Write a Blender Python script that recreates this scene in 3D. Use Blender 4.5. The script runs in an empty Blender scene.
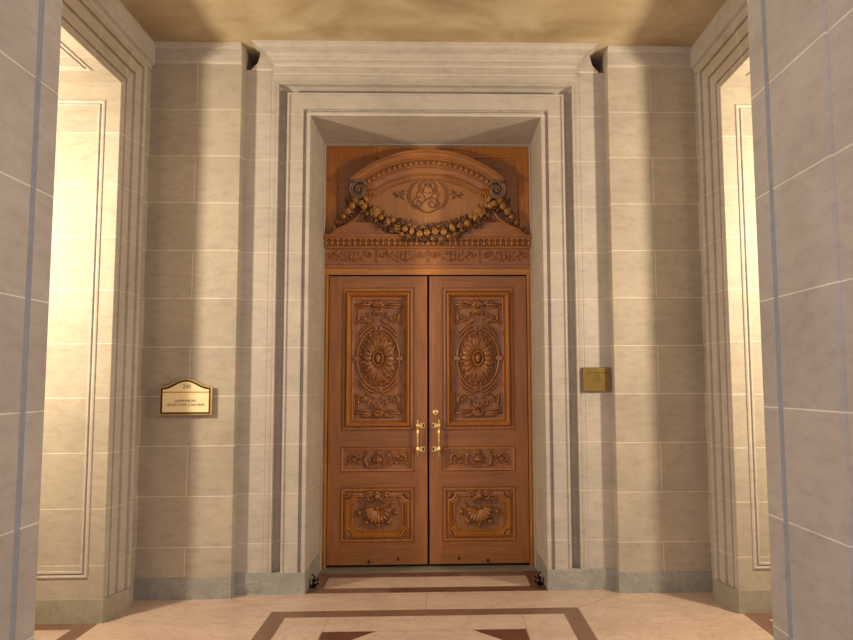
import bpy, math, random
from mathutils import Vector, Matrix
PI = math.pi
scene = bpy.context.scene
COL = scene.collection

# ------------------------------------------------------------------ materials
def lin(c):
    r = []
    for x in c:
        x /= 255.0
        r.append(x / 12.92 if x <= .04045 else ((x + .055) / 1.055) ** 2.4)
    return (*r, 1)

def new_mat(name, rough=.6, metal=0.0, spec=.5):
    m = bpy.data.materials.new(name); m.use_nodes = True
    nt = m.node_tree; b = nt.nodes['Principled BSDF']
    b.inputs['Roughness'].default_value = rough
    b.inputs['Metallic'].default_value = metal
    b.inputs['Specular IOR Level'].default_value = spec
    return m, nt, b

def N(nt, t, **kw):
    n = nt.nodes.new(t)
    for k, v in kw.items():
        if k in n.inputs: n.inputs[k].default_value = v
        else: setattr(n, k, v)
    return n

def noise(nt, vec, scale, detail=4, rough=.55, dist=0.0):
    n = N(nt, 'ShaderNodeTexNoise')
    n.inputs['Scale'].default_value = scale; n.inputs['Detail'].default_value = detail
    n.inputs['Roughness'].default_value = rough; n.inputs['Distortion'].default_value = dist
    nt.links.new(vec, n.inputs['Vector']); return n.outputs['Fac']

def ramp(nt, fac, stops):
    r = N(nt, 'ShaderNodeValToRGB'); e = r.color_ramp.elements
    while len(e) < len(stops): e.new(.5)
    for i, (p, c) in enumerate(stops):
        e[i].position = p; e[i].color = c
    nt.links.new(fac, r.inputs['Fac']); return r.outputs['Color']

def mixc(nt, a, b, fac, mode='MIX'):
    m = N(nt, 'ShaderNodeMix'); m.data_type = 'RGBA'; m.blend_type = mode
    for s, v in ((6, a), (7, b), (0, fac)):
        if hasattr(v, 'links'): nt.links.new(v, m.inputs[s])
        else: m.inputs[s].default_value = v
    return m.outputs[2]

def g(v): return (v, v, v, 1)

def mapping(nt, vec, scale=(1, 1, 1), loc=(0, 0, 0)):
    m = N(nt, 'ShaderNodeMapping'); m.inputs['Scale'].default_value = scale
    m.inputs['Location'].default_value = loc
    nt.links.new(vec, m.inputs['Vector']); return m.outputs['Vector']

J0, DJ = .7323, .3657          # height of a bed joint, course height

def stone(name, axis='x', width=.704, shift=1.408, c1=(167, 156, 142), c2=(180, 169, 154), mortar=(212, 205, 192),
          msize=.0027, rows='z', row0=J0, rowh=DJ):
    m, nt, b = new_mat(name, .62, 0, .3)
    tc = N(nt, 'ShaderNodeTexCoord').outputs['Object']
    sp = N(nt, 'ShaderNodeSeparateXYZ'); nt.links.new(tc, sp.inputs[0])
    def add(sock, v):
        a = N(nt, 'ShaderNodeMath'); a.operation = 'ADD'; a.inputs[1].default_value = v
        if sock is None: a.inputs[0].default_value = 0
        else: nt.links.new(sock, a.inputs[0])
        return a.outputs[0]
    o = {'x': sp.outputs[0], 'y': sp.outputs[1], 'z': sp.outputs[2], None: None}
    cb = N(nt, 'ShaderNodeCombineXYZ')
    nt.links.new(add(o[axis], shift), cb.inputs[0])
    nt.links.new(add(o[rows], -row0 + 20 * rowh), cb.inputs[1])
    br = N(nt, 'ShaderNodeTexBrick'); br.offset = .5; br.offset_frequency = 2; br.squash = 1
    nt.links.new(cb.outputs[0], br.inputs['Vector'])
    br.inputs['Scale'].default_value = 1
    br.inputs['Mortar Size'].default_value = msize
    br.inputs['Mortar Smooth'].default_value = .15
    br.inputs['Bias'].default_value = 0
    br.inputs['Brick Width'].default_value = width
    br.inputs['Row Height'].default_value = rowh
    br.inputs['Color1'].default_value = lin(c1); br.inputs['Color2'].default_value = lin(c2)
    br.inputs['Mortar'].default_value = lin(mortar)
    n1 = noise(nt, tc, 2.2, 5, .6, .3)
    big = ramp(nt, n1, [(.3, g(.86)), (.7, g(1.06))])
    n2 = noise(nt, mapping(nt, tc, (10, 10, 26)), 1.0, 6, .7)
    tint = ramp(nt, n2, [(.28, (.84, .81, .76, 1)), (.5, g(1)), (.72, (1.08, 1.07, 1.03, 1))])
    c = mixc(nt, br.outputs['Color'], big, 1.0, 'MULTIPLY')
    c = mixc(nt, c, tint, .9, 'MULTIPLY')
    nt.links.new(c, b.inputs['Base Color'])
    bp = N(nt, 'ShaderNodeBump'); bp.inputs['Strength'].default_value = .12; bp.inputs['Distance'].default_value = .01
    n3 = noise(nt, tc, 90, 4)
    nt.links.new(n3, bp.inputs['Height']); nt.links.new(bp.outputs[0], b.inputs['Normal'])
    return m

def wood(name, dark, light, rough=.38, scale=1.0, horiz=False, spec=.5):
    m, nt, b = new_mat(name, rough, 0, spec)
    tc = N(nt, 'ShaderNodeTexCoord').outputs['Object']
    sc = (3, 30, 42) if horiz else (42, 30, 3)
    v = mapping(nt, tc, tuple(s * scale for s in sc))
    f = noise(nt, v, 1.0, 6, .65, .6)
    c = ramp(nt, f, [(.28, lin(dark)), (.72, lin(light))])
    f2 = noise(nt, tc, 2.5, 3)
    c = mixc(nt, c, ramp(nt, f2, [(.3, (.86, .84, .84, 1)), (.7, (1.08, 1.06, 1.02, 1))]), 1.0, 'MULTIPLY')
    nt.links.new(c, b.inputs['Base Color'])
    bp = N(nt, 'ShaderNodeBump'); bp.inputs['Strength'].default_value = .08; bp.inputs['Distance'].default_value = .004
    nt.links.new(f, bp.inputs['Height']); nt.links.new(bp.outputs[0], b.inputs['Normal'])
    return m

def marble(name, c1, c2, vein, rough=.22, scale=1.5, vs=1.0, stretch=(1, 1, 1), spec=.5):
    m, nt, b = new_mat(name, rough, 0, spec)
    tc = N(nt, 'ShaderNodeTexCoord').outputs['Object']
    v = mapping(nt, tc, stretch)
    f = noise(nt, v, scale, 6, .6, 1.0)
    c = ramp(nt, f, [(.3, lin(c1)), (.7, lin(c2))])
    f2 = noise(nt, v, scale * 1.3, 8, .65, 1.6)
    a = N(nt, 'ShaderNodeMath'); a.operation = 'SUBTRACT'; a.inputs[1].default_value = .5; nt.links.new(f2, a.inputs[0])
    ab = N(nt, 'ShaderNodeMath'); ab.operation = 'ABSOLUTE'; nt.links.new(a.outputs[0], ab.inputs[0])
    vm = ramp(nt, ab.outputs[0], [(0, g(vs)), (.022, g(0))])
    c = mixc(nt, c, lin(vein), vm)
    nt.links.new(c, b.inputs['Base Color'])
    return m

def plain(name, col, rough=.5, metal=0.0, var=.1, scale=30):
    m, nt, b = new_mat(name, rough, metal)
    tc = N(nt, 'ShaderNodeTexCoord').outputs['Object']
    f = noise(nt, tc, scale, 4)
    c = mixc(nt, lin(col), ramp(nt, f, [(.3, g(1 - var)), (.7, g(1 + var))]), 1.0, 'MULTIPLY')
    nt.links.new(c, b.inputs['Base Color'])
    return m

M_WALL = stone('wall_limestone')
M_WALLY = stone('side_wall_limestone', axis='y', width=.9, shift=.2)
M_TRIM = stone('trim_limestone', axis=None, width=50, shift=20, c1=(184, 175, 166), c2=(184, 175, 166))
M_HEAD = stone('lintel_limestone', axis=None, width=50, shift=20, rows='y', row0=.13, rowh=.40)
M_PLAINSTONE = stone('plain_limestone', axis=None, width=50, shift=20, rows=None, row0=.18, rowh=.3657, c1=(184, 175, 166), c2=(184, 175, 166))
M_PIER = stone('pier_limestone', axis='y', width=50, shift=20, c1=(165, 157, 151), c2=(171, 163, 156), mortar=(212, 207, 198), msize=.0024)
M_CAULK = plain('blue_grey_joint', (130, 134, 145), .7)
M_BASE = marble('grey_base_marble', (140, 139, 133), (164, 162, 156), (118, 120, 122), .4, 4, .7)
M_BASE2 = marble('olive_grey_base_stone', (144, 137, 122), (160, 153, 137), (122, 117, 106), .5, 4, .5)
M_FLOOR = marble('pink_floor_marble', (182, 157, 141), (198, 174, 158), (150, 124, 108), .27, 1.6, .45, (1, 2.2, 1), .4)
M_BAND = marble('brown_inlay_marble', (104, 76, 62), (122, 90, 74), (140, 110, 94), .3, 5, .5)
M_DARKBAND = marble('dark_red_inlay_marble', (84, 52, 44), (100, 64, 54), (120, 84, 70), .3, 6, .5)
M_GROUT = plain('floor_joint', (150, 122, 100), .6)
M_SILL = marble('grey_sill_marble', (120, 112, 100), (140, 132, 120), (100, 92, 84), .35, 6, .4)

def ceiling_mat():
    m, nt, b = new_mat('mottled_plaster', .85, 0, .2)
    tc = N(nt, 'ShaderNodeTexCoord').outputs['Object']
    f = noise(nt, mapping(nt, tc, (1.1, 1.5, 1)), 1.3, 6, .55, .5)
    c = ramp(nt, f, [(.3, lin((146, 126, 98))), (.48, lin((170, 150, 120))), (.66, lin((190, 173, 146)))])
    nt.links.new(c, b.inputs['Base Color']); return m
M_CEIL = ceiling_mat()
M_WOOD = wood('oak_stile', (128, 79, 34), (162, 105, 50))
M_WOODH = wood('oak_rail', (128, 79, 30), (162, 105, 44), horiz=True)
M_MOULD = wood('oak_moulding', (142, 88, 28), (188, 120, 42), .30)
M_CARVE = wood('oak_carving', (128, 78, 32), (176, 114, 52), .32)
M_FIELD = wood('oak_panel_field', (132, 84, 42), (162, 108, 56), .4)
M_ENTAB = wood('oak_overdoor', (130, 82, 42), (164, 108, 56), .4, horiz=True)
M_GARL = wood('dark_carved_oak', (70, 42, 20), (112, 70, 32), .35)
M_GOLD = wood('golden_carved_oak', (134, 88, 34), (180, 124, 52), .33)
M_PATINA = wood('tarnished_scroll_oak', (96, 72, 52), (128, 100, 74), .4)
M_GAP = plain('black_gap_shade', (12, 9, 8), .9)
M_BRASS = plain('polished_brass', (222, 190, 124), .36, .9, .06)
M_PLAQUE = plain('aged_brass', (124, 100, 46), .5, .35, .12, 14)
M_PLAQUETXT = plain('engraved_brass', (82, 62, 22), .6, .4)
M_SIGNFACE = plain('cream_brass_face', (242, 222, 178), .35, .1, .04)
M_SIGNDARK = plain('dark_bronze', (52, 36, 22), .4, .4)
M_SIGNGOLD = plain('satin_gold_rim', (186, 160, 108), .35, .6)
M_SIGNLINE = plain('ochre_line', (166, 118, 48), .5)
M_SIGNTXT = plain('sign_lettering', (70, 52, 32), .6)
M_IRON = plain('black_iron', (16, 15, 15), .42, .6)
M_BOLT = plain('dark_bolt', (60, 40, 26), .5, .4)

# ------------------------------------------------------------------ mesh builder
class MB:
    def __init__(s): s.v = []; s.f = []; s.mi = []; s.sm = []; s.m = 0
    def face(s, idx, smooth=False): s.f.append(tuple(idx)); s.mi.append(s.m); s.sm.append(smooth)
    def quad(s, a, b, c, d, smooth=False):
        n = len(s.v); s.v += [a, b, c, d]; s.face((n, n + 1, n + 2, n + 3), smooth)
    def poly(s, pts):
        n = len(s.v); s.v += pts; s.face(range(n, n + len(pts)))
    def box(s, x0, x1, y0, y1, z0, z1):
        n = len(s.v)
        s.v += [(x0, y0, z0), (x1, y0, z0), (x1, y1, z0), (x0, y1, z0), (x0, y0, z1), (x1, y0, z1), (x1, y1, z1), (x0, y1, z1)]
        for q in ((0, 3, 2, 1), (4, 5, 6, 7), (0, 1, 5, 4), (1, 2, 6, 5), (2, 3, 7, 6), (3, 0, 4, 7)): s.face([n + i for i in q])
    def prism(s, pts, axis, a, b):      # pts 2-D outline extruded along axis
        def P(p, t):
            return {'z': (p[0], p[1], t), 'y': (p[0], t, p[1]), 'x': (t, p[0], p[1])}[axis]
        k = len(pts); n = len(s.v)
        s.v += [P(p, a) for p in pts] + [P(p, b) for p in pts]
        s.face(range(n, n + k)); s.face(range(n + 2 * k - 1, n + k - 1, -1))
        for i in range(k):
            j = (i + 1) % k; s.face((n + i, n + k + i, n + k + j, n + j))
    def grid(s, rows, closed_u=False, closed_v=False, smooth=True):
        n = len(s.v); R = len(rows); K = len(rows[0])
        for r in rows: s.v += [tuple(p) for p in r]
        for i in range(R if closed_u else R - 1):
            for j in range(K if closed_v else K - 1):
                a = n + i * K + j; b = n + i * K + (j + 1) % K
                c = n + ((i + 1) % R) * K + (j + 1) % K; d = n + ((i + 1) % R) * K + j
                s.face((a, b, c, d), smooth)
    def tube(s, pts, r, seg=8, flat=1.0, cap=True, closed=False):
        pts = [Vector(p) for p in pts]; K = len(pts); rows = []
        rr = r if callable(r) else (lambda t: r)
        up0 = Vector((0, -1, 0))
        for i, p in enumerate(pts):
            if closed: t = pts[(i + 1) % K] - pts[i - 1]
            else: t = pts[min(i + 1, K - 1)] - pts[max(i - 1, 0)]
            t = t.normalized() if t.length > 1e-9 else Vector((0, 0, 1))
            up = up0 if abs(t.dot(up0)) < .9 else Vector((1, 0, 0))
            a = t.cross(up).normalized(); b = a.cross(t).normalized()
            q = rr(i / max(K - 1, 1))
            rows.append([p + a * (q * math.cos(2 * PI * j / seg)) + b * (q * flat * math.sin(2 * PI * j / seg)) for j in range(seg)])
        s.grid(rows, closed_u=closed, closed_v=True)
        if cap and not closed:
            n = len(s.v) - K * seg
            s.face([n + j for j in range(seg)][::-1]); s.face([n + (K - 1) * seg + j for j in range(seg)])
    def ball(s, c, rx, ry, rz, seg=10, ring=6, rot=0):
        rows = []; ca, sa = math.cos(rot), math.sin(rot)
        for i in range(ring + 1):
            ph = PI * i / ring; row = []
            for j in range(seg):
                th = 2 * PI * j / seg
                x = rx * math.sin(ph) * math.cos(th); y = ry * math.sin(ph) * math.sin(th); z = rz * math.cos(ph)
                row.append((c[0] + x * ca - z * sa, c[1] + y, c[2] + x * sa + z * ca))
            rows.append(row)
        s.grid(rows, closed_v=True)
    def lathe(s, c, prof, axis='z', seg=20):   # prof: (radius, t)
        rows = []
        for r, t in prof:
            row = []
            for j in range(seg):
                a = 2 * PI * j / seg; u, v = r * math.cos(a), r * math.sin(a)
                row.append({'z': (c[0] + u, c[1] + v, c[2] + t), 'y': (c[0] + u, c[1] + t, c[2] + v)}[axis])
            rows.append(row)
        s.grid(rows, closed_v=True)
    def leaf(s, x, z, ang, L, W, y, h=.012, curl=0.0, ty=0.0, n=6):
        """pointed ribbed leaf lying on a vertical face, growing from (x,z) along ang"""
        ca, sa = math.cos(ang), math.sin(ang); rows = []
        for i in range(n + 1):
            t = i / n; w = W * .5 * (math.sin(PI * min(t * .92 + .08, 1)) ** .7 + .03)
            cx = x + ca * L * t - sa * curl * L * t * t; cz = z + sa * L * t + ca * curl * L * t * t
            yy = y - h * (math.sin(PI * (t * .8 + .1))) - ty * t
            row = []
            for k, (o, d) in enumerate(((-1, .0), (-.55, .75), (0, .35), (.55, .75), (1, 0))):
                row.append((cx - sa * w * o, y + .002 if d == 0 else y - (y - yy) * (.35 + d * .65), cz + ca * w * o))
            rows.append(row)
        s.grid(rows)
    def deepen(s, y0, f):
        s.v = [(p[0], y0 + (p[1] - y0) * f, p[2]) for p in s.v]
    def build(s, name, mats, parent=None, **props):
        me = bpy.data.meshes.new(name); me.from_pydata([tuple(p) for p in s.v], [], s.f)
        mats = mats if isinstance(mats, (list, tuple)) else [mats]
        for m in mats: me.materials.append(m)
        me.polygons.foreach_set('material_index', s.mi); me.polygons.foreach_set('use_smooth', s.sm)
        me.update()
        import bmesh
        bm = bmesh.new(); bm.from_mesh(me); bmesh.ops.recalc_face_normals(bm, faces=bm.faces); bm.to_mesh(me); bm.free()
        o = bpy.data.objects.new(name, me); COL.objects.link(o)
        if parent: o.parent = parent
        for k, v in props.items(): o[k] = v
        return o

def empty(name, loc=(0, 0, 0), **props):
    o = bpy.data.objects.new(name, None); o.empty_display_size = .1; o.location = loc; COL.objects.link(o)
    for k, v in props.items(): o[k] = v
    return o
def adopt(parent, child):          # keep world position under a parent that is not at the origin
    child.parent = parent; child.matrix_parent_inverse = Matrix.Translation(parent.location).inverted()
    return child
def struct(o, label=None):
    o['kind'] = 'structure'
    if label: o['label'] = label
    return o

def sweep_opening(mb, x0, x1, ztop, prof, zbot=0.0, plane='y', split=False, sgn=1):
    """mitred architrave round an opening. prof: (d outward, depth coordinate). plane 'y': opening in x-z; 'x': opening in y-z.
       head faces use material 1 when split"""
    def P(a, b, dep): return (a, dep, b) if plane == 'y' else (dep, a, b)
    segs = []
    rows = [[P(x0 - d, zbot, q) for d, q in prof], [P(x0 - d, ztop + d, q) for d, q in prof],
            [P(x1 + d, ztop + d, q) for d, q in prof], [P(x1 + d, zbot, q) for d, q in prof]]
    for i in range(3):
        mb.m = 1 if (split and i == 1) else 0
        mb.grid([rows[i], rows[i + 1]], smooth=False)
    mb.m = 0

def rings(mb, x0, x1, z0, z1, prof, y, fill=True, fmat=0):
    """nested rectangles; prof: (inset, offset) with offset positive = towards the viewer"""
    R = []
    for d, o in prof:
        R.append([(x0 + d, y - o, z0 + d), (x1 - d, y - o, z0 + d), (x1 - d, y - o, z1 - d), (x0 + d, y - o, z1 - d)])
    mb.grid(R, closed_v=True, smooth=False)
    if fill:
        k = mb.m; mb.m = fmat; mb.poly(R[-1]); mb.m = k

def plate(mb, x0, x1, z0, z1, yf, yb, holes):
    xs = sorted({x0, x1, *[h[0] for h in holes], *[h[1] for h in holes]})
    zs = sorted({z0, z1, *[h[2] for h in holes], *[h[3] for h in holes]})
    def solid(i, j):
        if i < 0 or j < 0 or i >= len(xs) - 1 or j >= len(zs) - 1: return False
        cx = (xs[i] + xs[i + 1]) / 2; cz = (zs[j] + zs[j + 1]) / 2
        return not any(h[0] < cx < h[1] and h[2] < cz < h[3] for h in holes)
    for i in range(len(xs) - 1):
        for j in range(len(zs) - 1):
            if not solid(i, j): continue
            a, b, c, d = xs[i], xs[i + 1], zs[j], zs[j + 1]
            inner = any(h[0] <= a and b <= h[1] for h in holes)
            mb.m = 1 if inner else 0
            mb.quad((a, yf, c), (b, yf, c), (b, yf, d), (a, yf, d)); mb.quad((a, yb, c), (b, yb, c), (b, yb, d), (a, yb, d))
            if not solid(i - 1, j): mb.quad((a, yf, c), (a, yb, c), (a, yb, d), (a, yf, d))
            if not solid(i + 1, j): mb.quad((b, yf, c), (b, yb, c), (b, yb, d), (b, yf, d))
            if not solid(i, j - 1): mb.quad((a, yf, c), (b, yf, c), (b, yb, c), (a, yb, c))
            if not solid(i, j + 1): mb.quad((a, yf, d), (b, yf, d), (b, yb, d), (a, yb, d))
    mb.m = 0

def spiral(cx, cz, r0, a0, turns, y, r1=.15, n=22, lift=0.0):
    pts = []
    for i in range(n + 1):
        t = i / n; a = a0 + turns * 2 * PI * t; r = r0 * (1 - t) + r0 * r1 * t
        pts.append((cx + r * math.cos(a), y - lift * t, cz + r * math.sin(a)))
    return pts
def arc(cx, cz, rx, rz, a0, a1, y, n=24):
    return [(cx + rx * math.cos(math.radians(a0 + (a1 - a0) * i / n)), y, cz + rz * math.sin(math.radians(a0 + (a1 - a0) * i / n))) for i in range(n + 1)]
def mirror(pts, cx): return [(2 * cx - p[0], p[1], p[2]) for p in pts]

# ------------------------------------------------------------------ dimensions
XW, YW, ZC = 2.115, 4.948, 4.178      # side wall plane, back wall plane, ceiling
XO, YO, ZO = .906, 5.032, 3.652       # door embrasure
YD = 5.68                             # face of the door leaves
XS = 1.42
YA, ZA = 4.492, 3.652                 # far arris and head of the side openings
YN = 2.60                             # near jamb of the side openings
XT = 3.85                             # outer face of the thick side walls
YP, XP = 2.264, 1.2247                # front piers

# ------------------------------------------------------------------ floor
mb = MB(); mb.box(-5, 5, -3.0, 7, -.12, 0)
floor = struct(mb.build('floor', M_FLOOR), 'polished pink beige marble floor with brown inlaid bands')
def inlay(name, polys, mat, t=.0012):
    m = MB()
    for p in polys: m.prism(p, 'z', -.002, t)
    o = m.build(name, mat, floor); o['kind'] = 'structure'; return o
B = .118
inlay('inlay_band', [[(-1.05, 4.65), (1.05, 4.65), (1.05 - B, 4.65 - B), (-1.05 + B, 4.65 - B)],
                     [(-1.05, 4.65), (-1.05 + B, 4.65 - B), (-1.05 + B, 2.45 + B), (-1.05, 2.45)],
                     [(1.05, 4.65), (1.05 - B, 4.65 - B), (1.05 - B, 2.45 + B), (1.05, 2.45)],
                     [(-1.05, 2.45), (1.05, 2.45), (1.05 - B, 2.45 + B), (-1.05 + B, 2.45 + B)]], M_BAND)
q = .64; tr = []
for sx in (-1, 1):
    tr.append([(sx * q, 4.268), (sx * (q - .335), 4.268), (sx * q, 3.933)])
    tr.append([(sx * q, 2.83), (sx * (q - .335), 2.83), (sx * q, 3.165)])
inlay('inlay_triangle', tr, M_DARKBAND)
for sx in (-1, 1):
    a = sorted((sx * 2.13, sx * 2.245))
    inlay('passage_band', [[(a[0], 2.9), (a[1], 2.9), (a[1], 4.6), (a[0], 4.6)],
                           [(min(sx * 2.245, sx * 3.3), 4.375), (max(sx * 2.245, sx * 3.3), 4.375), (max(sx * 2.245, sx * 3.3), 4.6), (min(sx * 2.245, sx * 3.3), 4.6)]], M_BAND)
# inlaid doorway floor
inlay('threshold_band', [[(-XO, 5.03), (XO, 5.03), (XO, 5.145), (-XO, 5.145)], [(-XO, 5.145), (-.79, 5.145), (-.79, 5.42), (-XO, 5.42)],
                         [(.79, 5.145), (XO, 5.145), (XO, 5.42), (.79, 5.42)], [(-XO, 5.42), (-.79, 5.42), (-.79, 5.57), (-XO, 5.57)],
                         [(-.79, 5.42), (.79, 5.42), (.79, 5.545), (-.79, 5.545)], [(.79, 5.42), (XO, 5.42), (XO, 5.57), (.79, 5.57)]], M_BAND)
inlay('threshold_dark_band', [[(-.28, 5.03), (.92, 5.03), (.92, 5.138), (-.28, 5.138)], [(-.30, 5.43), (.26, 5.43), (.26, 5.54), (-.30, 5.54)],
                              [(.79, 5.1385), (.905, 5.1385), (.905, 5.56), (.79, 5.56)]], M_DARKBAND, .0018)
m = MB(); m.box(-XO, XO, 5.55, 5.80, 0, .006)
struct(m.build('door_sill', M_SILL, floor))
jl = []
def jline(x0, y0, x1, y1, w=.002):
    d = Vector((x1 - x0, y1 - y0)).normalized() * w; nx, ny = -d.y, d.x
    jl.append([(x0 + nx, y0 + ny), (x1 + nx, y1 + ny), (x1 - nx, y1 - ny), (x0 - nx, y0 - ny)])
for sx in (-1, 1):
    jline(sx * .645, 4.532, sx * .645, 2.57); jline(sx * 1.05, 4.65, sx * 1.42, 4.94); jline(sx * 1.05, 3.7, sx * 2.12, 3.7)
jline(-1.4, 4.99, 1.4, 4.99); jline(-.0, 4.65, .0, 5.03); jline(-.645, 4.268, .645, 4.268, .0015)
jline(-.02, 5.145, -.02, 5.42, .0015)
inlay('floor_joint', jl, M_GROUT, .0006)

# ------------------------------------------------------------------ ceiling
m = MB(); m.box(-5, 5, .9, 6.2, ZC, ZC + .3)
struct(m.build('ceiling', M_CEIL), 'mottled brown plaster ceiling')

# ------------------------------------------------------------------ back wall
m = MB()
for sx in (-1, 1):
    P = [(sx * (XW + .3), YW), (sx * (XS + .005), YW), (sx * XS, YW + .005), (sx * XS, YW + .7), (sx * (XW + .3), YW + .7)]
    m.prism(P, 'z', 0, ZC + .05)
struct(m.build('wall_back', M_WALL), 'coursed limestone back wall either side of the doorway')
# frieze and fillet of the back wall
for sx in (-1, 1):
    m = MB()
    a, b = sorted((sx * (XS + .004), sx * (XW + .02)))
    prof = [(YW + .02, 4.026), (YW - .016, 4.026), (YW - .016, 4.135), (YW - .024, 4.14), (YW - .03, 4.155), (YW - .038, ZC + .01), (YW + .02, ZC + .01)]
    m.prism(prof, 'x', a, b)
    struct(m.build('trim_1', M_PLAINSTONE), ('left' if sx < 0 else 'right') + ' stone frieze strip under the ceiling beside the doorway')

# ------------------------------------------------------------------ door surround (architrave)
m = MB()
prof = [(0, 5.80), (0, YO + .004), (.004, YO), (.027, YO), (.031, YO + .004), (.031, YO + .032), (.054, YO + .032), (.058, YO + .012), (.060, YO + .008), (.166, YO + .008),
        (.168, YO - .002), (.182, YO - .002), (.186, YO + .012), (.186, YO + .062), (.196, YO + .078), (.215, YO + .082), (.236, YO + .07),
        (.250, YO + .045), (.252, YO - .004), (.268, YO - .004), (.272, YO + .012), (.272, YO + .006), (.31, YO + .006), (.312, YO + .003), (.325, YO + .003)]
sweep_opening(m, -XO, XO, ZO, prof)
# close the front up to the crown
m.quad((-1.226, YO + .005, ZO + .3245), (1.226, YO + .005, ZO + .3245), (1.226, YO + .005, ZC), (-1.226, YO + .005, ZC))
for sx in (-1, 1):   # flat pilaster strips sunk beside the wall
    yr = YO + .004
    P = [(sx * (XO + .318), yr), (sx * (XS + .01), yr), (sx * (XS + .01), YO + .5), (sx * (XO + .318), YO + .5)]
    m.prism(P, 'z', 0, 4.018)
    P = [(sx * x, z) for x, z in ((1.17, 4.018), (1.375, 4.018), (1.365, 4.034), (1.325, 4.075), (1.300, 4.178), (1.17, 4.178))]
    m.prism(P, 'y', yr - .004, YO + .3)
    a, b = sorted((sx * 1.28, sx * (XS + .01)))
    m.quad((a, YO + .26, 4.0), (b, YO + .26, 4.0), (b, YO + .26, ZC), (a, YO + .26, ZC))
architrave = struct(m.build('trim_2', M_TRIM), 'moulded limestone architrave framing the carved door')
# soffit lining inner bead
m = MB()
bead = [(0, 5.70), (.0, 5.64), (-.003, 5.632), (-.007, 5.632), (-.010, 5.64), (-.010, 5.72)]
sweep_opening(m, -XO, XO, ZO, bead)
struct(m.build('trim_3', M_PLAINSTONE), 'thin pale bead around the wooden door frame')

# crown over the door
prof = [(-.004, 3.968), (.014, 3.973), (.014, 4.052), (.020, 4.056), (.026, 4.064), (.034, 4.066), (.034, 4.098), (.045, 4.102), (.058, 4.112), (.066, 4.126), (.072, 4.128),
        (.072, 4.140), (.090, 4.144), (.118, 4.152), (.132, 4.162), (.135, 4.165), (.145, 4.168), (.155, 4.172), (.16, ZC + .01)]
m = MB(); xb = 1.18; yb = YO + .004; rows = []
rows.append([(-xb - p, yb + .14, z) for p, z in prof]); rows.append([(-xb - p, yb - p, z) for p, z in prof])
rows.append([(xb + p, yb - p, z) for p, z in prof]); rows.append([(xb + p, yb + .14, z) for p, z in prof])
for i in range(3): m.grid([rows[i], rows[i + 1]], smooth=False)
crown = struct(m.build('trim_4', M_PLAINSTONE), 'stepped stone crown moulding above the door')
# pale mortar beds between the stones of the crown, the head and the friezes
m = MB()
def bed_line(x0, x1, y, z, h=.0035): m.box(min(x0, x1), max(x0, x1), y - .0012, y + .004, z - h / 2, z + h / 2)
bed_line(-1.195, 1.195, yb - .014, 3.985); bed_line(-1.196, 1.196, yb - .0145, 4.050); bed_line(-1.215, 1.215, yb - .034, 4.096, .003)
for sx in (-1, 1):
    bed_line(sx * (XS + .006), sx * (XW - .02), YW - .016, 4.029)
    bed_line(sx * 1.215, sx * 1.37, yb - .004, 4.020, .005)
o = m.build('mortar_bed', plain('pale_mortar', (222, 214, 198), .7), crown); o['kind'] = 'structure'

# bases
m = MB()
for sx in (-1, 1):
    m.prism([(sx * (XW + .02), YW - .012), (sx * (XS - .002), YW - .012), (sx * (XS - .002), YW + .3), (sx * (XW + .02), YW + .3)], 'z', 0, .150)
    m.prism([(sx * 1.224, YO - .006), (sx * (XS), YO - .006), (sx * (XS), YO + .3), (sx * 1.224, YO + .3)], 'z', 0, .157)
    m.prism([(sx * (XO - .004), YO - .012), (sx * 1.226, YO - .012), (sx * 1.226, YO + .3), (sx * (XO - .004), YO + .3)], 'z', 0, .153)
    m.prism([(sx * (XO - .006), YO + .2), (sx * (XO + .2), YO + .2), (sx * (XO + .2), 5.68), (sx * (XO - .006), 5.68)], 'z', 0, .153)
struct(m.build('baseboard_back', M_BASE), 'grey veined marble base along the back wall and doorway')

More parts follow.
